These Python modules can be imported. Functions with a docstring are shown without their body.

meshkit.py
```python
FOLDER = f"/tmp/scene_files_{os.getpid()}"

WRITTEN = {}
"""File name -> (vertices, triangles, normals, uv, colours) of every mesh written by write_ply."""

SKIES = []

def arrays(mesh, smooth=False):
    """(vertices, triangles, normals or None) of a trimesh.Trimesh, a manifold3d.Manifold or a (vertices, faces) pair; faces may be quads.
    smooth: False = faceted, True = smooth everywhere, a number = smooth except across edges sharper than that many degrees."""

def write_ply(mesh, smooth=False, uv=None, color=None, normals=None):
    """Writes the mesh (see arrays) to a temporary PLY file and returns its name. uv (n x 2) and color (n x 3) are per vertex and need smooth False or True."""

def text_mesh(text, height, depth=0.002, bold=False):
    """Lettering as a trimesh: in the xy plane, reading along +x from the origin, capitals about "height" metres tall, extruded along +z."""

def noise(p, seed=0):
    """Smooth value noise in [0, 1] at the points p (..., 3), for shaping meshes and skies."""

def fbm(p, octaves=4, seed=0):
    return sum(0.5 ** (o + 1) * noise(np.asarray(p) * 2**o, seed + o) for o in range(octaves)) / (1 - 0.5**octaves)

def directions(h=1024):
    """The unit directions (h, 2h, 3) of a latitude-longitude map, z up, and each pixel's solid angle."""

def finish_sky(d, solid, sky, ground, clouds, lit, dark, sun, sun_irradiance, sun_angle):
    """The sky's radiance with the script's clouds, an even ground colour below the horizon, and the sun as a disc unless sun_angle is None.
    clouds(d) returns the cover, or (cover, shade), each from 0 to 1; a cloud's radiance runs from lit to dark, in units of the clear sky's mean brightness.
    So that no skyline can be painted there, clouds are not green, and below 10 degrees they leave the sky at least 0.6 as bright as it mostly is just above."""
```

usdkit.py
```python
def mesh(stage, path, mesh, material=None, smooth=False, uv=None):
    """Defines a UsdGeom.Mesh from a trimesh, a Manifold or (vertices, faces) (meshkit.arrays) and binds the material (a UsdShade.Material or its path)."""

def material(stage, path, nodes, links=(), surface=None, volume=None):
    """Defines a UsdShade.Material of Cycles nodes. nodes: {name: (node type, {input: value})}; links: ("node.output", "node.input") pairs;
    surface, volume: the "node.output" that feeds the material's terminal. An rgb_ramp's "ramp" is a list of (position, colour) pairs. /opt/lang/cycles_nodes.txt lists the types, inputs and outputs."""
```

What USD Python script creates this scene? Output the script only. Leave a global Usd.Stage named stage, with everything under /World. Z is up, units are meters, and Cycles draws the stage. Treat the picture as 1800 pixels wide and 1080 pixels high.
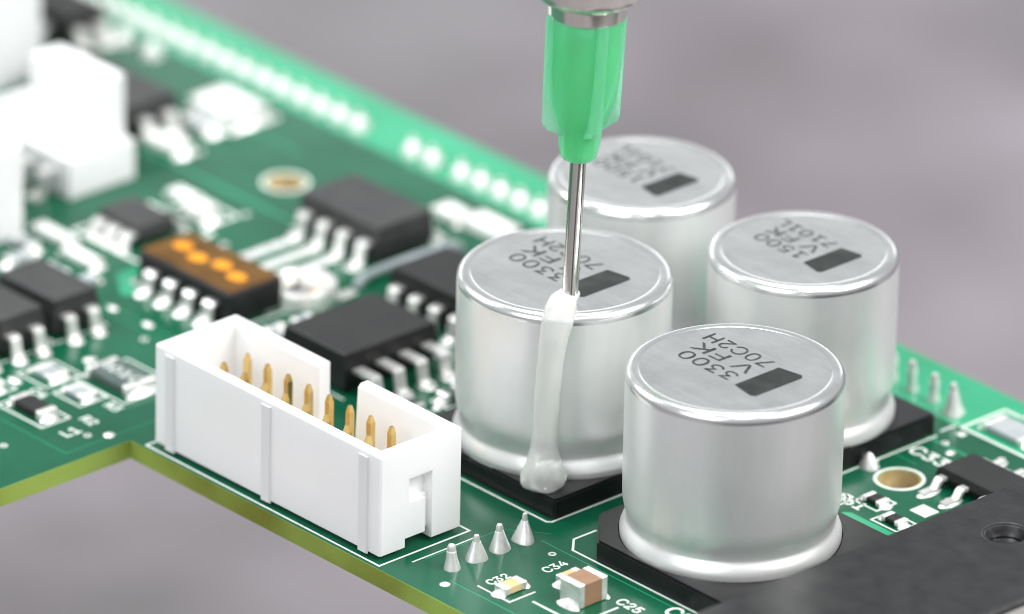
import math, random
import numpy as np
import trimesh
import manifold3d as m3
from shapely.geometry import Polygon, LineString, Point, box as sbox
from shapely.ops import unary_union
import usdkit, meshkit
from pxr import Usd, UsdGeom, UsdLux, UsdShade, Gf, Sdf

random.seed(7)
rng = np.random.default_rng(7)
S = 0.001                                   # everything below is written in millimetres
stage = Usd.Stage.CreateInMemory()
UsdGeom.SetStageUpAxis(stage, UsdGeom.Tokens.z)
UsdGeom.SetStageMetersPerUnit(stage, 1.0)
W = UsdGeom.Xform.Define(stage, '/World')
UsdGeom.Scope.Define(stage, '/World/Looks')

# ------------------------------------------------------------------ camera
TILT, YAW, ROLL = 0.441723, -0.823241, 0.020354
CAM = np.array([544.0372, -464.5339, 351.2996])
fw = np.array([math.cos(TILT) * math.sin(YAW), math.cos(TILT) * math.cos(YAW), -math.sin(TILT)])
r0 = np.array([math.cos(YAW), -math.sin(YAW), 0.0])
u0 = np.cross(r0, fw)
rt = r0 * math.cos(ROLL) + u0 * math.sin(ROLL)
up = -r0 * math.sin(ROLL) + u0 * math.cos(ROLL)
cam = UsdGeom.Camera.Define(stage, '/World/camera')
M = np.eye(4)
M[0, :3], M[1, :3], M[2, :3], M[3, :3] = rt, up, -fw, CAM * S
cam.AddTransformOp().Set(Gf.Matrix4d(M.tolist()))
cam.CreateHorizontalApertureAttr(36.0)
cam.CreateVerticalApertureAttr(21.6)
cam.CreateFocalLengthAttr(340.0)
cam.CreateClippingRangeAttr(Gf.Vec2f(0.01, 100.0))
cam.CreateFStopAttr(20.5)
cam.CreateFocusDistanceAttr(0.779)
cam.CreateExposureAttr(0.0)

# ------------------------------------------------------------------ lights
def node_mat(name, nodes, links=(), surface='p.BSDF', volume=None):
    return usdkit.material(stage, '/World/Looks/' + name, nodes, links, surface=surface, volume=volume)

dome = UsdLux.DomeLight.Define(stage, '/World/room_light')
room = node_mat('room_light', {'b': ('background_shader', {'color': (0.95, 0.98, 1.0), 'strength': 0.46})}, surface='b.background')
UsdShade.MaterialBindingAPI.Apply(dome.GetPrim()).Bind(room)

def rect_light(name, pos, target, w, h, inten, color=(1, 1, 1)):
    l = UsdLux.RectLight.Define(stage, '/World/' + name)
    pos, target = np.array(pos, float) * S, np.array(target, float) * S
    z = pos - target; z /= np.linalg.norm(z)
    x = np.cross([0, 0, 1.0], z); x /= np.linalg.norm(x)
    y = np.cross(z, x)
    m = np.eye(4); m[0, :3], m[1, :3], m[2, :3], m[3, :3] = x, y, z, pos
    l.AddTransformOp().Set(Gf.Matrix4d(m.tolist()))
    l.CreateWidthAttr(w * S); l.CreateHeightAttr(h * S)
    l.CreateIntensityAttr(inten); l.CreateColorAttr(Gf.Vec3f(*color))
    return l

FW = np.array([fw[0], fw[1], 0]); FW /= np.linalg.norm(FW)      # away from the camera
RT = np.array([r0[0], r0[1], 0])                                # to the camera's right
def around(right, away, z): return RT * right + FW * away + np.array([15, 20, z])
rect_light('softbox_right', around(420, -160, 420), (20, 20, 5), 360, 300, 12.0, (1, 0.99, 0.97))
rect_light('softbox_overhead', around(-40, 120, 620), (10, 25, 0), 420, 420, 3.2)
rect_light('softbox_front', around(-330, -520, 330), (20, 20, 5), 420, 320, 4.2, (0.98, 0.99, 1.0))
rect_light('softbox_left', around(-115, 40, 100), (-48, 32, 5), 64, 60, 12.0, (0.97, 1.0, 1.0))
rect_light('spot_lamp', around(90, -400, 520), (15, 15, 5), 46, 46, 75.0, (1, 0.99, 0.97))
rect_light('window_behind', around(-20, 380, 96), (-20, 60, 40), 520, 84, 1.6, (0.97, 1.0, 1.0))

# ------------------------------------------------------------------ materials
def noisy(name, c1, c2, scale, rough=0.5, metallic=0.0, bump=0.0, bump_scale=None, rough2=None, detail=4, **kw):
    nodes = {'g': ('geometry', {}), 'n': ('noise_texture', {'scale': scale, 'detail': detail}),
             'r': ('rgb_ramp', {'ramp': [(0.3, c1), (0.7, c2)]}),
             'p': ('principled_bsdf', {'roughness': rough, 'metallic': metallic, **kw})}
    links = [('g.position', 'n.vector'), ('n.fac', 'r.fac'), ('r.color', 'p.base_color')]
    if rough2 is not None:
        nodes['mr'] = ('map_range', {'from_min': 0.3, 'from_max': 0.7, 'to_min': rough, 'to_max': rough2, 'clamp': True})
        links += [('n.fac', 'mr.value'), ('mr.result', 'p.roughness')]
    if bump:
        nodes['n2'] = ('noise_texture', {'scale': bump_scale or scale * 6, 'detail': 3})
        nodes['b'] = ('bump', {'strength': bump, 'distance': 0.00005})
        links += [('g.position', 'n2.vector'), ('n2.fac', 'b.height'), ('b.normal', 'p.normal')]
    return node_mat(name, nodes, links)

MT = {}
MT['pour'] = noisy('solder_mask_over_copper', (0.003, 0.080, 0.038), (0.006, 0.104, 0.055), 160, 0.2, bump=0.12, bump_scale=700, specular_ior_level=0.24)
MT['mask'] = noisy('solder_mask_over_laminate', (0.022, 0.30, 0.15), (0.032, 0.36, 0.19), 140, 0.24, bump=0.1, bump_scale=700, specular_ior_level=0.3)
MT['fr4'] = node_mat('bare_laminate', {'g': ('geometry', {}), 'n': ('noise_texture', {'scale': 38, 'detail': 4}), 'n2': ('noise_texture', {'scale': 3000, 'detail': 2}),
    'r': ('rgb_ramp', {'ramp': [(0.32, (0.20, 0.11, 0.016)), (0.45, (0.15, 0.17, 0.014)), (0.62, (0.28, 0.40, 0.07))]}), 'b': ('bump', {'strength': 0.5, 'distance': 0.00005}), 'p': ('principled_bsdf', {'roughness': 0.6})},
    [('g.position', 'n.vector'), ('g.position', 'n2.vector'), ('n.fac', 'r.fac'), ('r.color', 'p.base_color'), ('n2.fac', 'b.height'), ('b.normal', 'p.normal')])
MT['hole'] = noisy('drilled_laminate', (0.42, 0.30, 0.12), (0.58, 0.46, 0.24), 900, 0.55)
MT['silk'] = noisy('white_ink', (0.72, 0.78, 0.74), (0.84, 0.88, 0.85), 900, 0.6)
MT['white'] = noisy('white_nylon', (0.80, 0.80, 0.815), (0.84, 0.84, 0.85), 120, 0.42, bump=0.08, bump_scale=1800, subsurface_weight=0.15, subsurface_scale=0.0008, subsurface_radius=(1, 1, 1))
MT['alu'] = noisy('satin_aluminium', (0.80, 0.81, 0.81), (0.88, 0.885, 0.885), 260, 0.38, metallic=0.55, rough2=0.44, bump=0.1, bump_scale=2600)
MT['burnished'] = noisy('burnished_aluminium', (0.86, 0.865, 0.865), (0.9, 0.905, 0.905), 300, 0.2, metallic=0.95, rough2=0.26)
MT['alutop'] = noisy('satin_aluminium_top', (0.74, 0.75, 0.745), (0.80, 0.805, 0.80), 240, 0.28, metallic=1.0, rough2=0.34, bump=0.1, bump_scale=2600)
MT['plate'] = noisy('black_moulded_plastic', (0.006, 0.006, 0.007), (0.011, 0.011, 0.012), 300, 0.36, specular_ior_level=0.32, bump=0.15, bump_scale=3000)
MT['ink'] = noisy('dark_marking_ink', (0.016, 0.018, 0.018), (0.04, 0.044, 0.042), 500, 0.45, specular_ior_level=0.15)
MT['lettering'] = noisy('grey_marking_ink', (0.02, 0.02, 0.022), (0.08, 0.08, 0.082), 1500, 0.5, specular_ior_level=0.2)
MT['epoxy'] = noisy('black_epoxy', (0.005, 0.005, 0.0055), (0.011, 0.0105, 0.0105), 400, 0.46, specular_ior_level=0.42, bump=0.35, bump_scale=4000)
MT['epoxygrey'] = noisy('charcoal_epoxy', (0.022, 0.022, 0.023), (0.036, 0.035, 0.035), 400, 0.42, bump=0.3, bump_scale=4000)
MT['tin'] = noisy('tinned_metal', (0.84, 0.83, 0.81), (0.93, 0.92, 0.90), 900, 0.28, metallic=0.72, rough2=0.42, bump=0.15, bump_scale=2500)
MT['solder'] = noisy('solder', (0.86, 0.86, 0.85), (0.94, 0.94, 0.93), 900, 0.28, metallic=0.6, rough2=0.42, bump=0.3, bump_scale=1800)
MT['gold'] = noisy('gold_plating', (0.74, 0.52, 0.19), (0.88, 0.66, 0.30), 800, 0.22, metallic=1.0)
MT['steel'] = node_mat('needle_steel', {'p': ('principled_bsdf', {'base_color': (0.72, 0.69, 0.65), 'metallic': 1.0, 'roughness': 0.16})})
MT['nickel'] = noisy('brushed_nickel', (0.74, 0.71, 0.66), (0.84, 0.81, 0.77), 300, 0.2, metallic=0.92)
MT['hub'] = node_mat('green_polypropylene', {
    'p': ('principled_bsdf', {'base_color': (0.38, 1.0, 0.64), 'roughness': 0.28}),
    't': ('translucent_bsdf', {'color': (0.42, 1.0, 0.68)}),
    'g': ('principled_bsdf', {'base_color': (0.50, 1.0, 0.74), 'roughness': 0.12, 'transmission_weight': 1.0, 'ior': 1.1}),
    'a': ('mix_closure', {'fac': 0.5}), 'm': ('mix_closure', {'fac': 0.6})},
    [('p.BSDF', 'a.closure1'), ('t.BSDF', 'a.closure2'), ('a.closure', 'm.closure1'), ('g.BSDF', 'm.closure2')], surface='m.closure')
MT['hubclear'] = node_mat('pale_green_polypropylene', {
    'p': ('principled_bsdf', {'base_color': (0.40, 0.92, 0.65), 'roughness': 0.3}),
    't': ('translucent_bsdf', {'color': (0.45, 0.95, 0.70)}),
    'g': ('principled_bsdf', {'base_color': (0.70, 1.0, 0.85), 'roughness': 0.2, 'transmission_weight': 1.0, 'ior': 1.1}),
    'a': ('mix_closure', {'fac': 0.5}), 'm': ('mix_closure', {'fac': 0.6})},
    [('p.BSDF', 'a.closure1'), ('t.BSDF', 'a.closure2'), ('a.closure', 'm.closure1'), ('g.BSDF', 'm.closure2')], surface='m.closure')
MT['hubcore'] = node_mat('deep_green_polypropylene', {
    'p': ('principled_bsdf', {'base_color': (0.04, 0.80, 0.34), 'roughness': 0.35}),
    't': ('translucent_bsdf', {'color': (0.05, 0.85, 0.38)}), 'a': ('mix_closure', {'fac': 0.45})},
    [('p.BSDF', 'a.closure1'), ('t.BSDF', 'a.closure2')], surface='a.closure')
MT['glue'] = node_mat('milky_silicone', {
    'p': ('principled_bsdf', {'base_color': (0.97, 0.985, 0.94), 'roughness': 0.08, 'subsurface_weight': 0.25, 'subsurface_scale': 0.0012, 'subsurface_radius': (1, 1, 0.9), 'coat_weight': 0.3}),
    'g': ('principled_bsdf', {'base_color': (0.93, 0.96, 0.92), 'roughness': 0.12, 'transmission_weight': 1.0, 'ior': 1.3}),
    'o': ('geometry', {}), 'x': ('separate_xyz', {}), 'k': ('map_range', {'from_min': 0.0018, 'from_max': 0.0075, 'to_min': 0.66, 'to_max': 0.34, 'clamp': True}),
    'm': ('mix_closure', {})}, [('p.BSDF', 'm.closure1'), ('g.BSDF', 'm.closure2'), ('o.position', 'x.vector'), ('x.z', 'k.value'), ('k.result', 'm.fac')], surface='m.closure')
MT['kapton'] = noisy('amber_film', (0.075, 0.034, 0.006), (0.15, 0.072, 0.014), 300, 0.5, specular_ior_level=0.15)
MT['orange'] = noisy('amber_actuator', (0.72, 0.25, 0.012), (0.82, 0.33, 0.02), 300, 0.5, specular_ior_level=0.2)
MT['mlcc'] = noisy('brown_ceramic', (0.27, 0.15, 0.085), (0.34, 0.20, 0.12), 500, 0.5)
MT['tan'] = noisy('tan_ceramic', (0.62, 0.45, 0.22), (0.72, 0.55, 0.30), 500, 0.5)
MT['resistor'] = noisy('slate_ceramic', (0.05, 0.08, 0.07), (0.09, 0.125, 0.115), 500, 0.35)
MT['slateblue'] = noisy('blue_grey_ceramic', (0.30, 0.33, 0.35), (0.42, 0.45, 0.46), 600, 0.4)
MT['block'] = noisy('black_anodised_metal', (0.016, 0.017, 0.018), (0.030, 0.030, 0.031), 500, 0.25, specular_ior_level=0.2, bump=0.25, bump_scale=2500)
MT['dark'] = node_mat('dark_recess', {'p': ('principled_bsdf', {'base_color': (0.01, 0.01, 0.012), 'roughness': 0.5})})
MT['dulltin'] = noisy('blackened_steel', (0.10, 0.10, 0.105), (0.30, 0.30, 0.31), 700, 0.3, metallic=0.9)
MT['dullwire'] = noisy('dull_grey_wire', (0.22, 0.27, 0.28), (0.34, 0.38, 0.40), 400, 0.5)
MT['table'] = node_mat('grey_table', {'g': ('geometry', {}), 'n': ('noise_texture', {'scale': 22, 'detail': 3}), 'n2': ('noise_texture', {'scale': 9, 'detail': 2}),
    'r': ('rgb_ramp', {'ramp': [(0.3, (0.165, 0.152, 0.158)), (0.7, (0.345, 0.315, 0.34))]}), 'q': ('rgb_ramp', {'ramp': [(0.3, (0.82, 0.86, 0.84)), (0.7, (1.08, 1.03, 1.08))]}),
    'x': ('mix_color', {'blend_type': 'multiply', 'fac': 1.0}), 'p': ('principled_bsdf', {'roughness': 0.75})},
    [('g.position', 'n.vector'), ('g.position', 'n2.vector'), ('n.fac', 'r.fac'), ('n2.fac', 'q.fac'), ('r.color', 'x.a'), ('q.color', 'x.b'), ('x.result', 'p.base_color')])
def grain(name, c1, c2, stretch, rough, rough2, metallic, bump, space='geometry'):
    """Metal with a drawn or brushed grain: noise stretched along one direction of the object."""
    MT[name] = node_mat(name, {'t': ('texture_coordinate', {}), 'm': ('mapping', {'scale': stretch}), 'n': ('noise_texture', {'scale': 1, 'detail': 5, 'roughness': 0.6}), 'w': ('noise_texture', {'scale': 190, 'detail': 3}),
        'r': ('rgb_ramp', {'ramp': [(0.3, c1), (0.7, c2)]}), 'k': ('map_range', {'from_min': 0.3, 'from_max': 0.7, 'to_min': rough, 'to_max': rough2, 'clamp': True}),
        'b': ('bump', {'strength': bump, 'distance': 0.00004}), 'p': ('principled_bsdf', {'metallic': metallic})},
        [('t.object', 'm.vector'), ('m.vector', 'n.vector'), ('t.object', 'w.vector'), ('n.fac', 'r.fac'), ('r.color', 'p.base_color'), ('w.fac', 'k.value'), ('k.result', 'p.roughness'), ('n.fac', 'b.height'), ('b.normal', 'p.normal')])
grain('alu', (0.845, 0.85, 0.845), (0.875, 0.88, 0.875), (1400, 1400, 120), 0.34, 0.40, 0.62, 0.02)
grain('alutop', (0.71, 0.72, 0.715), (0.81, 0.815, 0.81), (160, 2200, 10), 0.26, 0.34, 1.0, 0.03)

# ------------------------------------------------------------------ helpers
used = {}
def numbered(parent, name):
    k = (parent, name); n = used.get(k, 0); used[k] = n + 1
    return name if n == 0 else f'{name}_{n:03d}'

def setd(prim, label=None, category=None, group=None, kind=None):
    for k, v in (('label', label), ('category', category), ('group', group), ('kind', kind)):
        if v: prim.SetCustomDataByKey(k, v)

def path_of(t): return '/World' if t is None else str(t.GetPath())

def thing(name, label, category, loc=(0, 0, 0), rotz=0.0, group=None):
    x = UsdGeom.Xform.Define(stage, '/World/' + numbered('/World', name))
    x.AddTranslateOp().Set(Gf.Vec3d(*[float(c) * S for c in loc]))
    if rotz: x.AddRotateZOp().Set(float(rotz))
    setd(x.GetPrim(), label, category, group)
    return x.GetPrim()

def obj(name, mesh, mat, parent=None, smooth=False, label=None):
    base = path_of(parent)
    v, f, _ = meshkit.arrays(mesh, False)
    m = usdkit.mesh(stage, base + '/' + numbered(base, name), trimesh.Trimesh(np.asarray(v) * S, f, process=False), MT[mat], smooth=smooth)
    if label: setd(m.GetPrim(), label)
    return m.GetPrim()

def copy_of(src, loc, rotz=0.0, label=None, group=None):
    d = src.GetCustomData()
    base = src.GetName()
    base = base[:-4] if base[-4:-3] == '_' and base[-3:].isdigit() else base
    t = thing(base, label or d['label'], d['category'], loc, rotz, group or d.get('group'))
    t.GetReferences().AddInternalReference(src.GetPath())
    t.SetInstanceable(True)
    return t

def cat(*ms): return trimesh.util.concatenate(list(ms))
def man(m): return trimesh.Trimesh(*(lambda q: (q.vert_properties[:, :3], q.tri_verts))(m.to_mesh()), process=False)

def cbox(x0, x1, y0, y1, z0, z1, c=0.1):
    """A box with all edges chamfered."""
    pts = []
    for x, sx in ((x0, 1), (x1, -1)):
        for y, sy in ((y0, 1), (y1, -1)):
            for z, sz in ((z0, 1), (z1, -1)):
                pts += [(x + sx * c, y + sy * c, z), (x + sx * c, y, z + sz * c), (x, y + sy * c, z + sz * c)]
    return trimesh.convex.convex_hull(np.array(pts))
def mbox(x0, x1, y0, y1, z0, z1): return m3.Manifold.cube([x1 - x0, y1 - y0, z1 - z0]).translate([x0, y0, z0])
def bx(x0, x1, y0, y1, z0, z1):
    m = trimesh.creation.box([x1 - x0, y1 - y0, z1 - z0]); m.apply_translation([(x0 + x1) / 2, (y0 + y1) / 2, (z0 + z1) / 2]); return m
def hull(pts): return trimesh.convex.convex_hull(np.array(pts, float))
def lathe(profile, n=96): return trimesh.creation.revolve(np.array(profile, float), sections=n)
def rot(m, axis, deg, about=(0, 0, 0)):
    m = m.copy(); m.apply_transform(trimesh.transformations.rotation_matrix(math.radians(deg), axis, about)); return m
def mov(m, *d): m = m.copy(); m.apply_translation(d); return m
def sheet(poly, z, t):
    ps = getattr(poly, 'geoms', [poly])
    return mov(cat(*[trimesh.creation.extrude_polygon(g, t, engine='earcut') for g in ps if g.area > 1e-6]), 0, 0, z)
def arc(cx, cz, r, a0, a1, n=8): return [(cx + r * math.cos(math.radians(a)), cz + r * math.sin(math.radians(a))) for a in np.linspace(a0, a1, n)]

def lettering(text, h, cx, cy, z, deg=0.0, depth=0.02, sx=1.0, bold=False, width=None):
    m = meshkit.text_mesh(text, h, depth, bold=bold)
    b = m.bounds
    if width: sx = width / (b[1][0] - b[0][0])
    m.apply_translation([-(b[0][0] + b[1][0]) / 2, -h / 2, 0])
    m.apply_scale([sx, 1, 1])
    return mov(rot(m, [0, 0, 1], deg), cx, cy, z)

def lead(pts, width, t=0.28):
    """A bent flat lead in the xz plane, pts = (x, z), centred on y = 0."""
    poly = LineString(pts).buffer(t / 2, cap_style=2, join_style=1, quad_segs=4).simplify(0.004)
    m = trimesh.creation.extrude_polygon(poly, width, engine='earcut')
    v = m.vertices.copy()
    m.vertices = np.c_[v[:, 0], width / 2 - v[:, 2], v[:, 1]]
    return m

def mound(rx, ry, h, n=20):
    prof = [(1.0, 0.0), (0.92, 0.12), (0.72, 0.42), (0.45, 0.75), (0.2, 0.94), (0.0, 1.0)]
    m = lathe([(0, 0)] + prof, n)
    m.apply_scale([rx, ry, h]); return m

def chip_body(x0, x1, y0, y1, z0, z1, draft=0.2, c=0.08):
    zm = (z0 + z1) / 2
    pts = []
    for z, d in ((z0, draft), (zm - 0.06, 0), (zm + 0.06, 0), (z1 - c, draft), (z1, draft + c)):
        pts += [(x0 + d, y0 + d, z), (x1 - d, y0 + d, z), (x0 + d, y1 - d, z), (x1 - d, y1 - d, z)]
    return hull(pts)

# ------------------------------------------------------------------ the setting
g = 1600
tb = obj('table_surface', trimesh.Trimesh([(-g, -g, -90), (g, -g, -90), (g, g * 1.6, -90), (-g, g * 1.6, -90)], [(0, 1, 2), (0, 2, 3)], process=False), 'table')
setd(tb, 'blurred mottled grey surface far below the green circuit board', 'table', kind='structure')

# ------------------------------------------------------------------ circuit board
outline = Polygon([(-2.0, -0.9), (-2.0, -60), (-110, -60), (-110, 60.6), (84, 60.6), (84, -0.9)])
holes = [(-32.3, 42.5, 1.75), (44.15, 42.6, 1.75)]
for hx, hy, hr in holes: outline = outline.difference(Point(hx, hy).buffer(hr, quad_segs=16))
board = thing('circuit_board', 'green circuit board with notched front edge and white printed outlines', 'circuit board')
obj('laminate', sheet(outline, -1.62, 1.6), 'fr4', board)
obj('solder_mask', sheet(outline.buffer(-0.06), -0.015, 0.015), 'mask', board)
pour = Polygon([(-2.08, -0.82), (-2.08, -59.5), (-109.5, -59.5), (-109.5, 53.2), (83.5, 53.2), (83.5, -0.82)])
gaps = [([(39.5, 49.9), (47.5, 49.9)], 0.28), ([(46.2, 34.6), (60, 34.6)], 0.75), ([(-46, 37.6), (-24, 37.6)], 0.35), ([(-26.8, 24), (-26.8, 19.5), (-24, 17.5)], 0.7),
        ([(-24, 13.5), (-6, 13.5), (-4, 12)], 0.12), ([(-24, 14.6), (-7, 14.6)], 0.12), ([(29.8, 3.2), (29.8, 11.5), (33, 14)], 0.12), ([(33.5, 12.6), (52, 12.6)], 0.14),
        ([(34, 2.2), (60, 2.2)], 0.14), ([(-12, -6.5), (-3.6, -6.5), (-3.6, 3)], 0.12), ([(-16, -8), (-40, -8)], 0.12), ([(36.6, 47.5), (40, 50)], 0.2), ([(-60, 44), (-48, 47.5), (-36, 47.5)], 0.2),
        ([(40, 45.6), (43, 45.6)], 0.14)]
for pts, w in gaps: pour = pour.difference(LineString(pts).buffer(w / 2 if w < 0.4 else w, cap_style=1))
for hx, hy, hr in holes: pour = pour.difference(Point(hx, hy).buffer(hr + 0.45))
obj('copper_pour', sheet(pour, 0.004, 0.02), 'pour', board)
for hx, hy, hr in holes:
    ring = Point(hx, hy).buffer(hr + 0.4, quad_segs=16).difference(Point(hx, hy).buffer(hr + 0.12, quad_segs=16))
    obj('hole_ring', sheet(ring, 0.004, 0.03), 'silk', board)
    tube = Point(hx, hy).buffer(hr - 0.01, quad_segs=16).difference(Point(hx, hy).buffer(hr - 0.06, quad_segs=16))
    obj('hole_wall', sheet(tube, -1.61, 1.58), 'hole', board)
for vx, vy in [(30.6, 13.0), (35.8, 11.6), (-4.6, 7.2), (-5.0, -3.0), (-9.0, 12.2), (-16, 12.5), (49.5, 43.0), (41.8, 50.2), (47, 51.6), (-3.8, 15.0), (-26, 30), (-29.5, 35.5), (-42, 41), (-44.5, 46.5), (-8, -9.5), (-17, -11)]:
    obj('via', mov(cat(lathe([(0.16, 0), (0.36, 0), (0.33, 0.03), (0.18, 0.03), (0.16, 0)], 18)), vx, vy, 0.022), 'tin', board)

ZS = 0.026
def silk_line(pts, w=0.2, name='printed_line'):
    obj(name, sheet(LineString(pts).buffer(w / 2, cap_style=2, join_style=2), ZS, 0.022), 'silk', board)
def silk_area(poly, name='printed_area'): obj(name, sheet(poly, ZS, 0.022), 'silk', board)
def silk_box(x0, y0, x1, y1, w=0.2): 
    obj('printed_outline', sheet(sbox(x0 - w / 2, y0 - w / 2, x1 + w / 2, y1 + w / 2).difference(sbox(x0 + w / 2, y0 + w / 2, x1 - w / 2, y1 - w / 2)), ZS, 0.022), 'silk', board)
def silk_text(t, h, x, y, deg=0.0, sx=1.0): obj('printed_text', lettering(t, h, x, y, ZS, deg, 0.022, sx, bold=True), 'silk', board)

silk_box(-0.45, -0.5, 28.4, 9.3, 0.18)                                  # round the white header
silk_line([(12.0, 15.15), (31.25, 15.15), (31.55, 15.45), (31.55, 34.2)], 0.2)      # left capacitor
silk_line([(35.0, 17.2), (35.0, 14.7), (36.4, 13.3), (53.0, 13.3), (54.3, 14.6), (54.3, 32.4)], 0.2)
silk_line([(40.4, 34.4), (40.4, 50.6)], 0.18)
silk_text('C33', 1.35, 42.8, 47.4, 0, 1.15)
silk_box(40.6, 53.3, 48.2, 58.4, 0.28)
silk_area(sbox(41.2, 52.0, 41.9, 52.7))
silk_text('C32', 0.85, 36.3, 5.2, 90)
silk_text('C34', 0.9, 37.6, 10.2, 90)
silk_text('C25', 1.0, 46.6, 10.1, 0)
silk_text('C24', 1.5, 51.0, 12.1, 0)
silk_line([(41.0, 4.7), (45.6, 4.7)], 0.22); silk_line([(46.2, 6.0), (46.2, 9.2)], 0.2)
silk_line([(36.1, 3.2), (39.9, 3.2), (39.9, 6.0)], 0.16)
silk_text('R61', 1.2, 44.6, 36.6, 0)
silk_box(44.6, 37.0, 47.2, 39.2, 0.16); silk_box(48.0, 35.6, 51.0, 37.8, 0.16)
silk_area(sbox(48.8, 39.2, 50.6, 40.8)); silk_area(sbox(43.4, 36.8, 44.2, 37.4))
# front left group of small outlines
silk_box(-14.0, 3.1, -7.6, 8.9, 0.16); silk_box(-17.7, 0.1, -14.1, 4.0, 0.16); silk_box(-13.0, 0.0, -9.5, 2.9, 0.16)
silk_box(-14.2, -5.0, -8.5, -2.0, 0.18)
silk_text('L1', 1.1, -6.35, -3.7, 90); silk_text('R2', 1.0, -7.0, -1.1, 0); silk_text('R3', 1.0, -7.7, 2.1, 0); silk_text('C4', 1.0, -13.7, -1.0, 0)
silk_box(-20.2, -5.2, -15.6, -1.8, 0.16)
# stripes between the switch and the eight-lead chip behind it
for x, y0, y1 in ((-22.95, 28.6, 34.6), (-20.4, 29.6, 34.6), (-17.9, 31.6, 34.6)):
    obj('long_pad', mov(cat(mov(mound(0.62, 0.62, 0.16), 0, 0, 0), *[mov(mound(0.62, 0.75, 0.16), 0, yy, 0) for yy in np.arange(0.5, y1 - y0, 0.55)]), x, y0, 0.022), 'solder', board, smooth=50)
silk_line([(-24.6, 44.4), (-13.6, 44.4)], 0.3)
silk_line([(-8.6, 30.0), (-8.6, 33.0), (-5, 33.0)], 0.4)
silk_box(-36.6, 22.0, -28.2, 30.6, 0.35)
silk_box(-29.0, 0.2, -20.2, 5.9, 0.14); silk_box(-29.0, 6.3, -20.2, 11.9, 0.14); silk_box(-25.4, 19.0, -12.5, 25.6, 0.2)
silk_line([(-5.4, 17.6), (3.6, 17.6)], 0.18); silk_line([(-5.4, 29.0), (3.6, 29.0)], 0.18); silk_line([(-24.7, 36.5), (-24.7, 43.9), (-13.5, 43.9)], 0.25)
silk_box(7.2, 19.4, 10.6, 21.4, 0.16); silk_box(8.4, 23.0, 10.4, 25.8, 0.16); silk_line([(5.2, 30.0), (11.6, 30.0), (11.6, 17.0)], 0.16)
silk_box(-48.8, 45.6, -43.0, 51.0, 0.3); silk_box(-34.6, 30.6, -29.6, 34.6, 0.3)
silk_line([(29.6, 2.0), (29.6, 9.0)], 0.14); silk_line([(40.0, 51.4), (40.0, 53.0)], 0.2); silk_box(43.0, 35.2, 44.4, 36.4, 0.14)
for k in range(9): silk_line([(-40 + 1.8 * k, -9.4), (-39 + 1.8 * k, -9.4)], 0.16)

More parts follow.
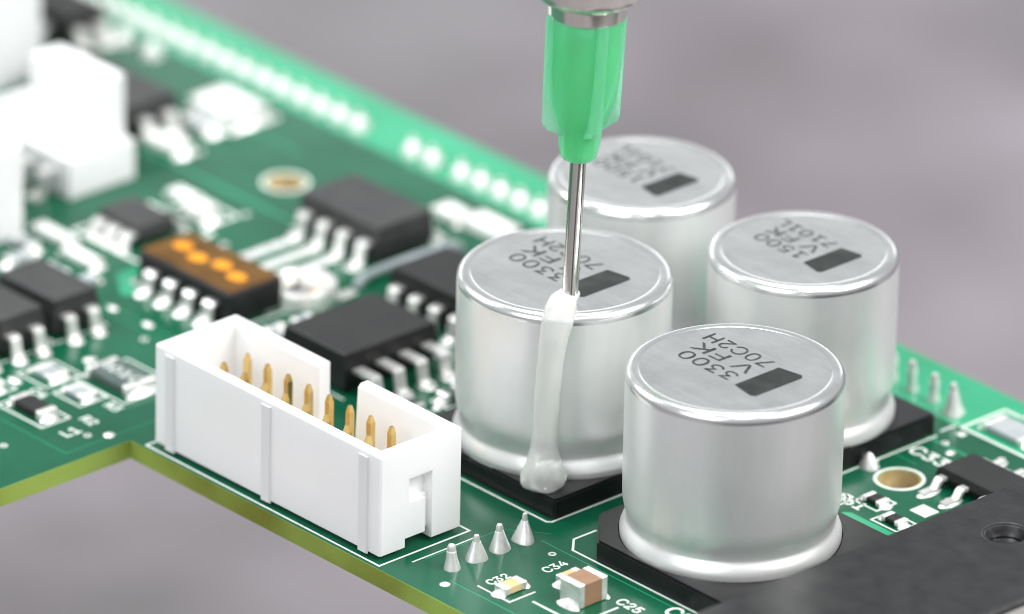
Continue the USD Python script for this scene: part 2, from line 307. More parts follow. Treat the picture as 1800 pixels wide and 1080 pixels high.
# ------------------------------------------------------------------ white box header
hd = thing('box_header', 'white shrouded box header with two rows of gold pins at the board notch', 'connector')
L, D, H = 27.9, 8.8, 9.35
z0 = 0.42
def hb(x0, x1, y0, y1, za, zb, c): return m3.Manifold.hull_points([(x, y, za) for x in (x0, x1) for y in (y0, y1)] + [(x, y, zb - c) for x in (x0, x1) for y in (y0, y1)] + [(x, y, zb) for x in (x0 + c, x1 - c) for y in (y0 + c, y1 - c)])
e = 0.14
ring8 = lambda q: [(q + e, q), (L - q - e, q), (L - q, q + e), (L - q, D - q - e), (L - q - e, D - q), (q + e, D - q), (q, D - q - e), (q, q + e)]
body = m3.Manifold.hull_points([(x, y, z) for x, y in ring8(0) for z in (z0 + 0.06, H - 0.16)] + [(x, y, z0) for x, y in ring8(0.06)] + [(x, y, H - 0.05) for x, y in ring8(0.06)] + [(x, y, H) for x, y in ring8(0.18)])
body -= mbox(1.25, L - 1.25, 1.15, D - 1.15, 2.6, H + 1)
body -= m3.Manifold.hull_points([(x, y, H - 0.3) for x in (1.25, L - 1.25) for y in (1.15, D - 1.15)] + [(x, y, H + 0.02) for x in (0.95, L - 0.95) for y in (0.85, D - 0.85)])
body -= m3.Manifold.hull_points([(x, y, z) for y in (D - 1.6, D + 0.5) for x, z in ((11.75, 3.0), (16.15, 3.0), (11.75, H + 0.1), (16.15, H - 0.5), (16.5, H + 0.1))])
body -= mbox(L - 1.0, L + 1, 3.1, 5.6, 4.3, 6.5)
body -= mbox(L - 0.6, L + 1, 4.85, 5.6, 0, 4.4)
body -= mbox(L - 2.2, L + 1, 2.7, 5.6, 0, 1.25)
body -= mbox(-1, 2.0, 2.7, 5.6, 0, 1.25)
obj('shroud', man(body), 'white', hd)
for rx in (1.95, 13.95, 25.85):
    obj('rib', hull([(rx - 0.62, 0.004, z) for z in (0.22, H - 0.45)] + [(rx + 0.62, 0.004, z) for z in (0.22, H - 0.45)] + [(rx - 0.48, -0.14, z) for z in (0.26, H - 0.5)] + [(rx + 0.48, -0.14, z) for z in (0.26, H - 0.5)]), 'white', hd)
for i in range(8):
    for sy in (-1, 1):
        cx, cy, a = L / 2 + (i - 3.5) * 2.54, D / 2 + sy * 1.27, 0.26
        obj('pin', hull([(cx + s * a, cy + t * a, z) for s in (-1, 1) for t in (-1, 1) for z in (2.5, 7.9)] + [(cx + s * 0.13, cy + t * 0.13, 8.5) for s in (-1, 1) for t in (-1, 1)]), 'gold', hd)

# ------------------------------------------------------------------ capacitors
def capacitor(label, cx, cy, R, half, lines, chamfer=3.6, tab=True, lot_dx=0.0):
    t = thing('capacitor', label, 'capacitor', (cx, cy, 0), group='silver can capacitors standing in a cluster')
    c = chamfer
    base = Polygon([(-half + c, -half), (half - 0.25, -half), (half, -half + 0.25), (half, half - 0.25), (half - 0.25, half), (-half + c, half), (-half, half - c), (-half, -half + c)])
    low = m3.Manifold.extrude(m3.CrossSection([list(base.exterior.coords)[:-1]]), 1.55).translate([0, 0, 0.1])
    rim = m3.Manifold.extrude(m3.CrossSection([list(base.buffer(-0.18, join_style=2).exterior.coords)[:-1][::-1]]), 0.25).translate([0, 0, 1.6])
    plate = low + rim
    plate -= m3.Manifold.cylinder(1.0, R + 0.12, R + 0.12, 96).translate([0, 0, 1.45])
    obj('base_plate', man(plate), 'plate', t)
    for sx in (-1, 1):
        obj('terminal', cbox(sx * half - 0.9, sx * half + 0.9, -0.65, 0.65, 0.045, 0.33, 0.05), 'tin', t)
    k = R / 9.0
    prof = [(0, 1.5), (R * 0.94, 1.5), (R * 0.985, 1.62), (R * 1.0, 1.75), (R * 1.003, 2.1), (R * 1.0, 2.35), (R * 0.986, 2.7), (R * 0.962, 3.05), (R * 0.948, 3.25), (R * 0.944, 3.45), (R * 0.948, 3.9), (R * 0.966, 4.4), (R * 0.978, 4.9), (R * 0.984, 5.35), (R * 0.986, 5.9)]
    prof += [(R * 0.986, 15.6)]
    obj('can', lathe(prof, 128), 'alu', t, smooth=40)
    Q = R * 0.986
    obj('rim', lathe([(Q - 0.4, 15.5), (Q, 15.601)] + arc(Q - 0.72, 15.76, 0.72, 0, 80, 9) + [(Q - 0.95, 16.47), (Q - 1.12, 16.40), (Q - 1.2, 16.2)], 128), 'burnished', t, smooth=40)
    obj('top_face', lathe([(R * 0.986 - 1.13, 16.36), (R * 0.986 - 1.10, 16.405), (0, 16.415)][::-1][:3] if False else [(0, 16.30), (R * 0.986 - 1.11, 16.30), (R * 0.986 - 1.11, 16.405), (0, 16.415)], 128), 'alutop', t, smooth=40)
    zt = 16.42
    ang = [(2.1, -2.1), (4.35, -2.5), (4.7, -2.2), (4.7, 2.9), (4.35, 3.2), (2.1, 2.8)]
    obj('polarity_mark', sheet(Polygon([(x * k, y * k) for x, y in ang]), zt, 0.008), 'ink', t)
    for txt, y, xa, xb in zip(lines, (-1.25, 0.65, 2.55), (-5.0, -5.3, -5.9), (1.15, 1.25, 1.3)):
        obj('marking', lettering(txt, 1.42 * k, (xa + xb) / 2 * k, y * k, zt, 180, 0.008, width=(xb - xa) * k), 'lettering', t)
    return t
capacitor('silver can capacitor with milky adhesive running down its side', 22.35, 24.9, 8.97, 9.15, ['3300', 'V FK', '70C2H'])
capacitor('nearest silver can capacitor, beside the black metal block', 44.75, 22.85, 8.97, 9.35, ['3300', 'V FK', '70C2H'])
capacitor('smaller silver can capacitor beside the C33 lettering', 31.9, 42.8, 7.98, 8.1, ['1500', 'V FK', '7101L'], 3.0)
capacitor('silver can capacitor standing behind the dispensing needle at the back', 12.4, 42.8, 7.98, 8.1, ['1500', 'V FK', '7101L'], 3.0)

# ------------------------------------------------------------------ dispensing needle, its holder and the adhesive
TIP = np.array([27.6, 20.6, 17.5])
AX = np.array([0.034 * RT[0], 0.034 * RT[1], 1.0]); AX /= np.linalg.norm(AX)
def along(m):
    a = np.cross([0, 0, 1.0], AX); s = np.linalg.norm(a)
    return rot(m, a / s, math.degrees(math.asin(s)))
nd = thing('dispensing_needle', 'green plastic dispensing needle with steel tube held above the capacitor', 'needle', TIP)
obj('steel_tube', along(lathe([(0.42, 0), (0.66, 0), (0.66, 14.2), (0.42, 14.2), (0.42, 0)], 40)), 'steel', nd, smooth=40)
obj('hub_core', along(lathe([(0.70, 12.3), (1.0, 12.25), (1.15, 12.5), (1.2, 13.4), (1.3, 15.0), (1.45, 17.0), (1.75, 19.0), (2.3, 20.6), (2.6, 21.6), (2.1, 21.6), (1.9, 21.0), (0.9, 18.0), (0.70, 12.3)], 48)), 'hubcore', nd, smooth=40)
obj('hub_sleeve', along(lathe([(1.22, 12.15), (1.42, 12.3), (1.7, 13.4), (1.78, 14.9), (2.2, 15.6), (2.75, 17.5), (3.0, 20.5), (3.08, 25.0), (2.92, 25.0), (2.86, 21.0), (2.5, 18.5), (1.8, 16.4), (1.4, 14.6), (1.22, 12.15)], 64)), 'hub', nd, smooth=40)
wa = math.degrees(math.atan2(RT[1], RT[0])) + 24
for k in range(4):
    w = hull([(x, y, z) for y in (-0.42, 0.42) for x, z in ((1.5, 14.4), (3.1, 15.2), (3.25, 15.6), (3.38, 24.9), (2.6, 24.9), (1.5, 19))])
    obj('wing', along(rot(w, [0, 0, 1], wa + 90 * k)), 'hubclear', nd)
nz = thing('nozzle_collar', 'shiny metal collar gripping the top of the green needle', 'nozzle', TIP)
obj('collar', along(lathe([(0, 24.7), (2.1, 24.72), (3.05, 24.75), (3.22, 24.95), (3.3, 26.0), (3.35, 26.2), (3.6, 26.25), (4.1, 26.45), (4.62, 27.0), (4.7, 27.4), (4.7, 38), (0, 38)], 96)), 'nickel', nz, smooth=30)
for k in range(6):
    obj('groove', along(rot(bx(4.64, 4.78, -0.5, 0.5, 28.2, 38), [0, 0, 1], wa + 30 + 60 * k)), 'dark', nz)

cc = np.array([22.35, 24.9])
toward = -FW[:2]                                   # from the capacitor towards the viewer
def on_can(side, r, z): return np.array([*(cc + toward * math.sqrt(max(r * r - side * side, 0)) + RT[:2] * side), z])
def ball(c, rx, rr, rz):
    s = m3.Manifold.sphere(1.0, 20).scale([rr, rx, rz])
    return s.rotate([0, 0, math.degrees(math.atan2(toward[1], toward[0]))]).translate(list(c))
chain = [(np.array([TIP[0] - 0.1, TIP[1] + 0.05, 17.45]), 0.85, 0.85, 0.7), (on_can(-0.15, 7.0, 17.1), 1.1, 0.85, 0.75), (on_can(-0.35, 8.15, 16.7), 1.34, 0.75, 0.9), (on_can(-0.55, 8.75, 15.9), 1.32, 0.7, 1.0),
         (on_can(-0.8, 8.92, 14.6), 1.18, 0.72, 1.0), (on_can(-1.05, 8.95, 12.5), 1.08, 0.7, 1.0), (on_can(-1.25, 8.95, 9.5), 1.05, 0.68, 1.0), (on_can(-1.35, 8.95, 6.5), 1.02, 0.78, 1.0),
         (on_can(-1.42, 9.1, 4.6), 1.15, 0.9, 1.0), (on_can(-1.42, 9.5, 3.4), 1.5, 1.05, 1.0), (on_can(-1.4, 9.9, 2.6), 1.95, 1.35, 0.85), (on_can(-1.5, 10.4, 2.1), 1.8, 1.3, 0.5), (on_can(-1.2, 11.1, 1.95), 0.8, 0.7, 0.3)]
gl = m3.Manifold()
for a, b in zip(chain[:-1], chain[1:]):
    gl += m3.Manifold.batch_hull([ball(*a), ball(*b)])
gl = gl.refine_to_length(0.35)
gm = man(gl); gm.merge_vertices()
trimesh.smoothing.filter_taubin(gm, 0.5, 0.53, 14)
ad = thing('adhesive_strand', 'milky white adhesive running from the needle tip down to the black base', 'adhesive')
obj('strand', gm, 'glue', ad, smooth=True)

# ------------------------------------------------------------------ eight-lead chips and other leaded parts
def foot_mound(x, y, parent, rx=0.75, ry=0.6, h=0.28): obj('solder_fillet', mov(mound(rx, ry, h), x, y, 0.05), 'solder', parent, smooth=50)

def leaded_chip(name, label, category, x0, x1, y0, y1, z1, sides, body_mat='epoxy', wid=1.05, reach=1.7, group=None, z0=0.35, shoulder=None, dot=None, out=0.0):
    cx, cy = (x0 + x1) / 2, (y0 + y1) / 2
    t = thing(name, label, category, (cx, cy, 0), group=group)
    x0, x1, y0, y1 = x0 - cx, x1 - cx, y0 - cy, y1 - cy
    obj('body', chip_body(x0, x1, y0, y1, z0, z1), body_mat, t)
    zs = shoulder or (z0 + z1) / 2
    for side, poss in sides.items():
        for p in poss:
            prof = [(-0.35, zs), (0.5 + out, zs), (0.72 + out, zs - 0.12), (0.98 + out, 0.42), (1.15 + out, 0.22), (reach + out, 0.2)]
            m = lead(prof, wid)
            fx = mov(mound((reach - 0.7) / 2 + 0.35, wid / 2 + 0.22, 0.3), (reach + 0.85) / 2 + out, 0, 0.045)
            if side == '+x': T = lambda q: mov(q, x1, p - cy, 0)
            if side == '-x': T = lambda q: mov(rot(q, [0, 0, 1], 180), x0, p - cy, 0)
            if side == '-y': T = lambda q: mov(rot(q, [0, 0, 1], -90), p - cx, y0, 0)
            if side == '+y': T = lambda q: mov(rot(q, [0, 0, 1], 90), p - cx, y1, 0)
            ld = obj('lead', T(m), 'tin', t, smooth=35)
            obj('solder_fillet', T(fx), 'solder', t, smooth=50)
    if dot:
        obj('pin_one_dot', mov(lathe([(0, 0), (0.42, 0), (0.36, 0.012), (0, 0.012)], 24), dot[0] - cx, dot[1] - cy, z1 + 0.001), 'dark', t)
    return t
q4 = lambda c: [c - 3.81, c - 1.27, c + 1.27, c + 3.81]
leaded_chip('logic_chip', 'dark grey eight-lead chip behind the middle of the white header', 'chip', -4.9, 3.1, 18.1, 28.5, 3.7, {'+x': q4(23.35), '-x': q4(23.35)}, reach=2.0, out=1.6, wid=1.1, dot=(1.2, 19.6))
leaded_chip('logic_chip', 'black eight-lead chip half hidden by the adhesive capacitor', 'chip', -8.0, 2.3, 33.0, 39.6, 3.6, {'-y': q4(-2.85), '+y': q4(-2.85)})
leaded_chip('logic_chip', 'blurred eight-lead chip between the mounting hole and the back edge pins', 'chip', -24.2, -14.0, 37.0, 43.4, 3.6, {'-y': q4(-19.15), '+y': q4(-19.15)}, body_mat='epoxygrey', wid=1.15, reach=2.0)
leaded_chip('optocoupler', 'grey topped four-lead chip cut by the left picture edge', 'chip', -28.5, -20.7, 0.6, 5.5, 3.6, {'+x': (1.7, 4.25), '-x': (1.7, 4.25)}, body_mat='epoxygrey', wid=1.0)
leaded_chip('optocoupler', 'black four-lead chip just behind the chip cut by the left edge', 'chip', -28.5, -20.7, 6.6, 11.5, 3.6, {'+x': (7.8, 10.3), '-x': (7.8, 10.3)}, body_mat='epoxygrey', wid=1.0)
leaded_chip('optocoupler', 'four-lead chip mostly outside the picture with one lead showing', 'chip', -28.5, -20.9, -5.4, -0.5, 3.6, {'+x': (-4.3, -1.0), '-x': (-4.3, -1.0)}, body_mat='epoxygrey', wid=1.0)
leaded_chip('driver_chip', 'dark flat chip with bright leads tucked against the black metal block', 'chip', 46.6, 56.5, 44.3, 48.6, 1.6, {'-y': (47.6, 50.1, 52.7, 55.2), '+y': (47.6, 50.1, 52.7, 55.2)}, wid=0.75, reach=2.6, z0=0.25)
leaded_chip('regulator', 'small blurred grey chip with a wide metal edge in front of the white connector', 'chip', -35.6, -30.0, 23.8, 28.0, 2.0, {'-y': (-34.6, -32.8, -31.0), '+y': (-34.6, -32.8, -31.0)}, body_mat='epoxygrey', wid=1.3, reach=1.6, z0=0.25)
leaded_chip('controller_chip', 'large blurred grey chip right of the slotted white connector', 'chip', -60.5, -47.4, 37.4, 43.2, 3.3, {'-y': [-59 + 2.54 * k for k in range(5)], '+x': (39, 41.6)}, body_mat='epoxygrey', wid=1.2, reach=2.2)
leaded_chip('power_chip', 'small black chip at the far upper left beside white pads', 'chip', -73.5, -66.5, 46.2, 51.0, 3.0, {'+x': (47.4, 49.8), '-y': (-71.5, -69)}, wid=1.2)

# dip switch
sw = thing('dip_switch', 'black four-way switch with amber film and orange sliders', 'switch', (-18.9, 22.3, 0))
obj('housing', cbox(-6.0, 6.0, -2.9, 2.9, 0.3, 3.1, 0.1), 'plate', sw)
obj('amber_film', cbox(-5.8, 5.8, -2.75, 2.75, 3.09, 3.26, 0.05), 'kapton', sw)
for k in range(4):
    x = -3.9 + 2.54 * k
    y = 0.35 if k % 2 == 0 else -0.25
    obj('slider', mov(mound(1.02, 0.8, 0.3), x, y, 3.25), 'orange', sw, smooth=50)
    obj('window_edge', bx(x - 1.0, x + 1.0, -1.75, -1.5, 3.255, 3.3), 'kapton', sw)
    for s in (-1, 1):
        m = lead([(-0.3, 1.7), (0.35, 1.7), (0.55, 1.55), (0.75, 0.42), (0.95, 0.22), (1.6, 0.2)], 1.2)
        f = mov(mound(0.85, 0.85, 0.45), 1.2, 0, 0.045)
        T = (lambda q: mov(rot(q, [0, 0, 1], -90), x, -2.9, 0)) if s < 0 else (lambda q: mov(rot(q, [0, 0, 1], 90), x, 2.9, 0))
        obj('lead', T(m), 'tin', sw, smooth=35); obj('solder_fillet', T(f), 'solder', sw, smooth=50)

# trimmer
tr = thing('trimmer', 'round silver trimmer beside the amber switch', 'trimmer', (-13.6, 28.0, 0))
obj('ring', lathe([(1.9, 0.05), (3.0, 0.05), (3.1, 1.3), (2.9, 1.6), (2.4, 1.6), (2.05, 1.1), (1.9, 0.05)], 48), 'tin', tr, smooth=40)
for k, (hx, hy) in enumerate(((-0.95, 0.35), (0.95, 0.5), (0.1, -0.95))):
    obj('dimple', mov(lathe([(0, 0), (0.42, 0), (0.36, 0.03), (0, 0.03)], 20), hx, hy, 0.985), 'dark' if k != 1 else 'gold', tr)
obj('rotor', lathe([(0, 0.1), (1.7, 0.1), (1.7, 0.85), (1.5, 0.98), (0, 0.98)], 40), 'nickel', tr, smooth=40)
obj('slot', rot(bx(-1.3, 1.3, -0.22, 0.22, 0.96, 1.0), [0, 0, 1], 35), 'dark', tr)
obj('terminal', cbox(-0.5, 0.5, -4.4, -2.9, 0.05, 0.3, 0.05), 'tin', tr); obj('terminal', cbox(1.6, 2.6, 2.2, 4.0, 0.05, 0.3, 0.05), 'tin', tr)

# bare jumper wire
jw = thing('jumper_wire', 'straight grey jumper wire lying between two black chips', 'wire')
wm = m3.Manifold()
pts = [(-12.1, 33.0, 0.2), (-12.2, 33.8, 0.75), (-12.3, 36, 0.8), (-12.2, 43.0, 0.8), (-12.2, 44.0, 0.75), (-12.2, 44.8, 0.2)]
for a, b in zip(pts[:-1], pts[1:]): wm += m3.Manifold.batch_hull([m3.Manifold.sphere(0.42, 16).translate(list(a)), m3.Manifold.sphere(0.42, 16).translate(list(b))])
obj('wire', man(wm), 'dullwire', jw, smooth=50)

# ------------------------------------------------------------------ chip resistors and ceramic capacitors
def two_terminal(name, label, category, cx, cy, lx, ly, h, mat, axis='x', term=0.5, group=None, z=0.06, fillet=True):
    t = thing(name, label, category, (cx, cy, 0), group=group)
    if axis == 'x':
        obj('body', cbox(-lx / 2 + term * 0.8, lx / 2 - term * 0.8, -ly / 2 + 0.02, ly / 2 - 0.02, z + 0.02, z + h - 0.03, 0.05), mat, t)
        for s in (-1, 1):
            a, b = sorted((s * lx / 2, s * (lx / 2 - term)))
            obj('terminal', cbox(a, b, -ly / 2, ly / 2, z, z + h, 0.06), 'tin', t)
            if fillet: obj('solder_fillet', mov(mound(0.55, ly * 0.55, min(h, 0.9) * 0.6), s * (lx / 2 + 0.12), 0, 0.045), 'solder', t, smooth=50)
    else:
        obj('body', cbox(-lx / 2 + 0.02, lx / 2 - 0.02, -ly / 2 + term * 0.8, ly / 2 - term * 0.8, z + 0.02, z + h - 0.03, 0.05), mat, t)
        for s in (-1, 1):
            a, b = sorted((s * ly / 2, s * (ly / 2 - term)))
            obj('terminal', cbox(-lx / 2, lx / 2, a, b, z, z + h, 0.06), 'tin', t)
            if fillet: obj('solder_fillet', mov(mound(lx * 0.55, 0.55, min(h, 0.9) * 0.6), 0, s * (ly / 2 + 0.12), 0.045), 'solder', t, smooth=50)
    return t
two_terminal('ceramic_capacitor', 'brown block capacitor with grey ends in front of the nearest can', 'capacitor', 43.4, 8.0, 2.3, 3.1, 2.1, 'mlcc', 'y', 0.65)
two_terminal('ceramic_capacitor', 'small tan capacitor touching the back of the brown block capacitor', 'capacitor', 40.4, 9.4, 1.3, 2.2, 0.75, 'tan', 'y', 0.6)
two_terminal('ceramic_capacitor', 'small tan capacitor inside a white outline nearest the soldered pins', 'capacitor', 38.4, 4.7, 1.3, 2.4, 0.7, 'tan', 'y', 0.6)
r = two_terminal('chip_resistor', 'large slate chip resistor left of the white header', 'resistor', -10.9, 5.6, 5.4, 3.2, 0.95, 'resistor', 'x', 0.6)
obj('marking', cat(lettering('R010', 1.1, 0.0, 0.0, 1.0, 0, 0.01, 1.3)), 'silk', r)
two_terminal('chip_resistor', 'black chip resistor at the lower left in a white corner outline', 'resistor', -11.4, -3.5, 4.0, 1.8, 0.8, 'epoxy', 'x', 0.6)
two_terminal('chip_resistor', 'small resistor in the outline between the two left chips and the slate resistor', 'resistor', -15.9, 2.0, 2.6, 2.0, 0.5, 'slateblue', 'x', 0.7)
two_terminal('chip_resistor', 'small resistor in the middle outline of the left group', 'resistor', -11.3, 1.4, 2.5, 1.6, 0.5, 'slateblue', 'x', 0.65)
two_terminal('chip_resistor', 'resistor beside the left picture edge with blobby solder', 'resistor', -17.9, -3.5, 3.2, 1.9, 0.6, 'slateblue', 'x', 0.8)
r = two_terminal('chip_resistor', 'blue grey chip resistor in a white box at the right edge', 'resistor', 44.2, 55.6, 4.8, 2.6, 0.6, 'slateblue', 'x', 0.7)
two_terminal('chip_resistor', 'tiny dark resistor beside the nearest can near the mounting hole', 'resistor', 46.0, 38.1, 2.0, 1.2, 0.5, 'epoxy', 'x', 0.5)
two_terminal('chip_resistor', 'tiny dark resistor beside the edge of the black metal block', 'resistor', 49.6, 36.7, 2.0, 1.2, 0.5, 'epoxy', 'x', 0.5)
two_terminal('ceramic_capacitor', 'white rimmed part at the right edge behind the boxed resistor', 'capacitor', 44.6, 59.0, 3.0, 1.4, 0.7, 'slateblue', 'x', 0.9)
# more small parts and bare solder pads among the chips
more = [(-23.3, -2.6, 'x', 2.0, 1.2, 'tiny part by the left picture edge under the four-lead chips'), (-30.6, 14.8, 'x', 2.6, 1.5, 'tiny blurred part behind the black four-lead chip at the left'), (-34.6, 14.2, 'y', 1.4, 2.4, 'tiny blurred part between the terminal block and the four-lead chip'),
        (-36.5, 16.6, 'x', 2.4, 1.3, 'pale blurred part beside the foot of the terminal block'), (-27.4, 15.6, 'y', 1.3, 2.2, 'pale blurred part in front of the amber switch corner'), (-9.4, 24.6, 'y', 1.2, 2.0, 'tiny part between the trimmer and the middle chip'),
        (-9.6, 21.6, 'y', 1.2, 2.0, 'tiny part behind the left wall of the white header'), (-9.6, 18.6, 'y', 1.2, 2.0, 'tiny part just over the left end of the white header'), (-7.4, 45.6, 'x', 2.4, 1.4, 'blurred part left of the capacitor at the back'), (-3.2, 45.0, 'x', 2.4, 1.4, 'blurred part hidden beside the capacitor behind the needle'),
        (-8.4, 48.6, 'x', 2.6, 1.5, 'blurred bright part at the edge of the light green border'), (-26.6, 46.6, 'x', 2.2, 1.3, 'tiny blurred part beyond the mounting hole'), (6.0, 30.6, 'x', 2.0, 1.2, 'tiny part behind the far lead of the middle chip'), (12.0, 14.0, 'x', 2.0, 1.2, 'tiny part just behind the notch of the white header')]
for x, y, ax, lx, ly, lb in more: two_terminal('chip_part', lb, 'component', x, y, lx, ly, 0.7, 'slateblue', ax, 0.5)
for x, y, w, h in [(-16.9, -0.9, 1.5, 0.7), (-16.9, -7.2, 1.3, 0.8), (-12.6, -7.0, 1.0, 0.8), (-3.9, -1.6, 0.9, 0.9), (-15.9, 6.4, 0.9, 1.2), (-22.4, 14.4, 1.2, 0.7), (-18.0, 14.6, 1.2, 0.7), (43.4, 49.2, 0.8, 0.8), (52.6, 40.4, 0.9, 1.4), (34.2, 1.4, 0.8, 0.8), (47.4, 5.4, 1.2, 0.8), (50.2, 7.0, 0.9, 0.9), (9.8, 22.4, 0.7, 0.7), (7.6, 26.6, 0.7, 0.7), (10.6, 26.4, 0.7, 0.7), (10.8, 20.2, 0.8, 0.6)]:
    obj('solder_pad', mov(mound(w * 0.55, h * 0.55, 0.18), x, y, 0.022), 'solder', board, smooth=50)
# little parts squeezed between the middle chip and the adhesive capacitor
for i, (x, y, ax, lb) in enumerate([(8.9, 20.4, 'x', 'tiny silver ended part nearest the header behind its right wall'), (9.4, 24.4, 'y', 'tiny silver ended part between chip leads and adhesive capacitor'), (9.0, 28.6, 'x', 'tiny silver ended part beside the far lead of the middle chip'), (10.9, 17.6, 'y', 'tiny silver ended part at the adhesive capacitor base corner')]):
    two_terminal('ceramic_capacitor', lb, 'capacitor', x, y, 2.2 if ax == 'x' else 1.3, 1.3 if ax == 'x' else 2.2, 0.9, 'resistor', ax, 0.55)
# blurred white parts towards the back left
for (x, y, lx, ly, h, m, ax, lb) in [(-13.0, 49.2, 5.0, 2.6, 1.0, 'silk', 'x', 'blurred white part beside the back edge pins near the capacitor'), (-17.4, 48.6, 3.0, 2.2, 0.9, 'silk', 'x', 'blurred white part behind the eight-lead chip'),
                                     (-46.5, 48.2, 6.0, 4.2, 1.3, 'silk', 'x', 'blurred large white part right of the big grey chip'), (-45.8, 44.4, 3.6, 2.2, 0.8, 'slateblue', 'x', 'blurred pale grey part in front of the large white part'),
                                     (-44.6, 39.4, 4.6, 2.4, 0.8, 'silk', 'x', 'blurred white part below the big grey chip'), (-35.0, 33.4, 3.4, 1.6, 0.7, 'silk', 'x', 'blurred pale part right of the slotted connector base'),
                                     (-31.6, 32.2, 2.4, 2.2, 1.2, 'silk', 'x', 'bright white part with bluish top beside the small grey chip'), (-36.6, 19.8, 4.6, 1.6, 0.6, 'silk', 'x', 'blurred white part in front of the small grey chip'),
                                     (-31.4, 18.6, 4.0, 1.5, 0.6, 'silk', 'x', 'blurred white part between the small grey chip and amber switch')]:
    two_terminal('surface_part', lb, 'component', x, y, lx, ly, h, m, ax, 0.8)

# ------------------------------------------------------------------ soldered pins
def solder_pin(label, loc, group, r=0.95, h=2.3, tip=0.32):
    t = thing('solder_joint', label, 'solder joint', loc, group=group)
    prof = [(0, 0.03), (r, 0.03), (r * 0.97, 0.16), (r * 0.84, 0.5), (r * 0.62 + tip * 0.1, 0.95), (tip * 1.15, h * 0.74)]
    m = lathe(prof + [(0, h * 0.74)], 28)
    a = rng.uniform(0, 6.28); v = m.vertices; th = np.arctan2(v[:, 1], v[:, 0])
    v[:, :2] *= (1 + 0.09 * np.sin(2 * th + a) + 0.05 * np.sin(3 * th + 2 * a))[:, None]
    v[:, 0] += 0.06 * math.cos(a) * v[:, 2]; v[:, 1] += 0.06 * math.sin(a) * v[:, 2]
    m.vertices = v
    obj('fillet', m, 'solder', t, smooth=50)
    tx, ty = 0.06 * math.cos(a) * h * 0.8, 0.06 * math.sin(a) * h * 0.8
    obj('lead_end', mov(lathe([(0, h * 0.66), (tip, h * 0.66), (tip, h * 0.9), (tip * 0.7, h), (0, h)], 16), tx, ty, 0), 'tin', t, smooth=50)
    return t
G1 = 'row of soldered pins in front of the adhesive capacitor'
for y, r, h, tip, lb in ((3.75, 0.72, 2.15, 0.36, 'knobbly short solder joint nearest the white header in the front row'), (6.3, 0.88, 2.25, 0.27, 'broad based solder joint second from the header in the front row'),
                         (8.9, 0.86, 2.35, 0.3, 'slim tall solder joint third from the header in the front row'), (11.45, 0.92, 2.45, 0.24, 'sharpest solder joint of the front row, nearest the capacitor base')):
    solder_pin(lb, (32.5, y, 0), G1, r, h, tip)
G2 = 'soldered pins near the right back edge'
for x, y, r, h, tip, lb in ((30.4, 55.3, 0.5, 2.4, 0.34, 'soldered pin half hidden behind the C33 capacitor at the back edge'), (32.95, 55.0, 0.56, 2.9, 0.36, 'tall thin soldered pin just clear of the C33 capacitor'),
                         (35.5, 55.0, 0.56, 2.6, 0.34, 'thin soldered pin left of the fat solder cone'), (38.3, 54.6, 0.95, 2.9, 0.33, 'fat solder cone at the right end of the back edge pins')):
    solder_pin(lb, (x, y, 0), G2, r, h, tip)
G3 = 'soldered pins along the blurred back edge'
s2 = solder_pin('blurred silver solder joint in the row along the back board edge', (-13.0, 55.0, 0), G3, 0.95, 1.7, 0.32)
for x in (-15.55, -18.1, -20.65, -23.2, -27.0, -29.6, -36.7, -39.25, -41.8, -44.3, -46.9, -49.4, -52.0, -54.5, -57.0, -59.6, -62.1, -64.7, -67.2, -69.8, -72.3, -74.9): copy_of(s2, (x, 55.0, 0))
for x in (-60.5, -64.5, -70.5, -76): copy_of(s2, (x, 51.2, 0), label='blurred silver solder joint standing inside the back edge row', group='soldered pins inside the back edge row')
b = thing('solder_blob', 'round solder blob beside the copper lined mounting hole', 'solder blob', (40.9, 42.3, 0))
obj('blob', mov(mound(0.95, 0.8, 1.3), 0, 0, 0.03), 'solder', b, smooth=50)

# ------------------------------------------------------------------ white connectors at the back left
c1 = thing('slotted_connector', 'blurred white connector with a tall slotted wall', 'connector', (-42, 25, 0))
m = mbox(-14, 0.6, 0.6, 8, 0.1, 3.7) + mbox(-9.2, -0.6, 4.4, 7.8, 3.5, 9.6)
for k in range(3): m -= mbox(-7.6 + 2.6 * k, -7.3 + 2.6 * k, 4.0, 4.7, 4.2, 8.6)
m -= mbox(-13, -10, 5, 7, 3, 6)
obj('housing', man(m), 'white', c1)
for k in range(2):
    obj('lead', mov(rot(lead([(-0.4, 2.4), (0.9, 2.4), (1.3, 2.1), (1.5, 0.3), (2.6, 0.2)], 1.3), [0, 0, 1], -90), -4.4 + 2.7 * k, 0.6, 0), 'tin', c1, smooth=35)
c2 = thing('terminal_block', 'white blown out terminal block at the left picture edge', 'connector', (-38.6, 10, 0))
m = mbox(-24, 0, 0, 8.0, 0.1, 8.4) - mbox(-8, -2, 6.0, 9, 1, 6)
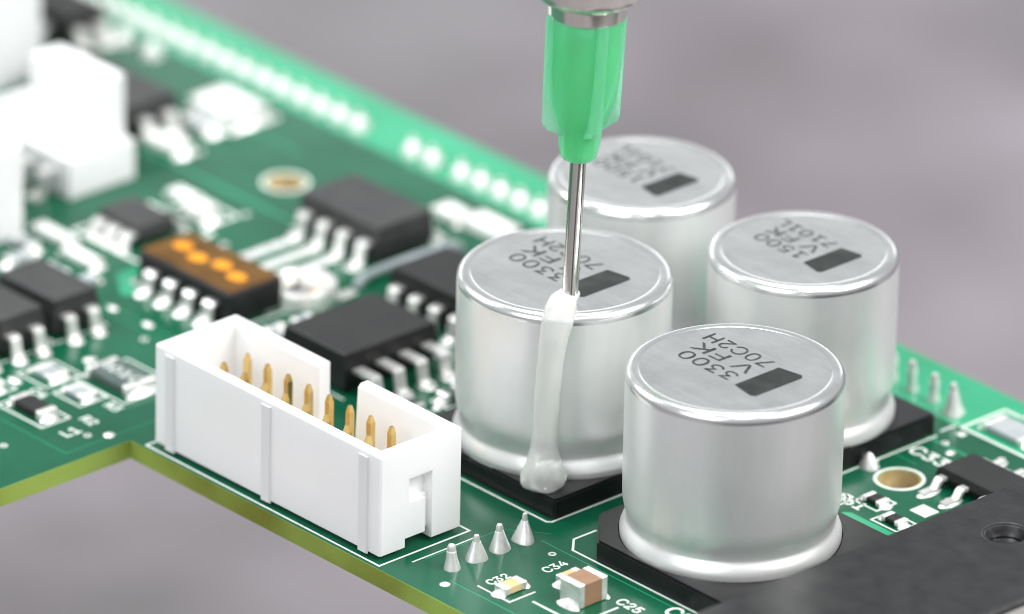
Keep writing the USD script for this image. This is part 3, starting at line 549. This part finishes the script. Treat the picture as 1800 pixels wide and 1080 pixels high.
obj('housing', man(m), 'white', c2)
obj('roof', hull([(-24, 8.01, 6.2), (-24, 8.01, 8.4), (-1.2, 8.01, 6.2), (-1.2, 8.01, 8.4), (-24, 12, 7.0), (-24, 12, 8.4), (-4, 12, 7.0), (-4, 12, 8.4)]), 'white', c2)
c3 = thing('tall_connector', 'tall blurred white connector in the upper left corner', 'connector', (-63.2, 34, 0))
m = mbox(-16, 0, 0, 6.5, 0.1, 15) - mbox(-14, -11, -1, 0.6, 2, 13) - mbox(-7, -4, -1, 0.6, 2, 13)
obj('housing', man(m), 'white', c3)

# ------------------------------------------------------------------ black metal block at the right
bk = thing('metal_block', 'black metal block with a round screw hole at the lower right corner', 'metal block')
def hbx(x0, x1, y0, y1, za, zb, c): return m3.Manifold.hull_points([(x, y, za) for x in (x0, x1) for y in (y0, y1)] + [(x, y, zb - c) for x in (x0, x1) for y in (y0, y1)] + [(x, y, zb) for x in (x0 + c, x1 - c) for y in (y0 + c, y1 - c)])
blk = hbx(59.0, 74.3, -8, 72, 0.3, 6.0, 0.32) - m3.Manifold.cylinder(4, 1.75, 1.75, 40).translate([65.2, 33.6, 3.2])
blk += hbx(74.2, 90, -8, 72, 0.3, 4.6, 0.2)
obj('body', man(blk), 'block', bk)
obj('hole_rim', mov(lathe([(1.5, 5.0), (1.74, 5.0), (1.98, 6.01), (1.7, 5.9), (1.5, 5.0)], 40), 65.2, 33.6, 0), 'dulltin', bk, smooth=40)
obj('screw_head', mov(lathe([(0, 3.3), (1.5, 3.3), (1.5, 4.3), (1.25, 5.0), (0.5, 5.2), (0, 5.2)], 32), 65.2, 33.6, 0), 'dulltin', bk, smooth=40)
obj('screw_slot', mov(rot(bx(-1.1, 1.1, -0.2, 0.2, 5.0, 5.215), [0, 0, 1], 20), 65.2, 33.6, 0), 'dark', bk)
obj('bright_edge', hull([(74.31, y, z) for y in (-8, 72) for z in (4.7, 5.4)] + [(74.75, y, 4.62) for y in (-8, 72)]), 'nickel', bk)
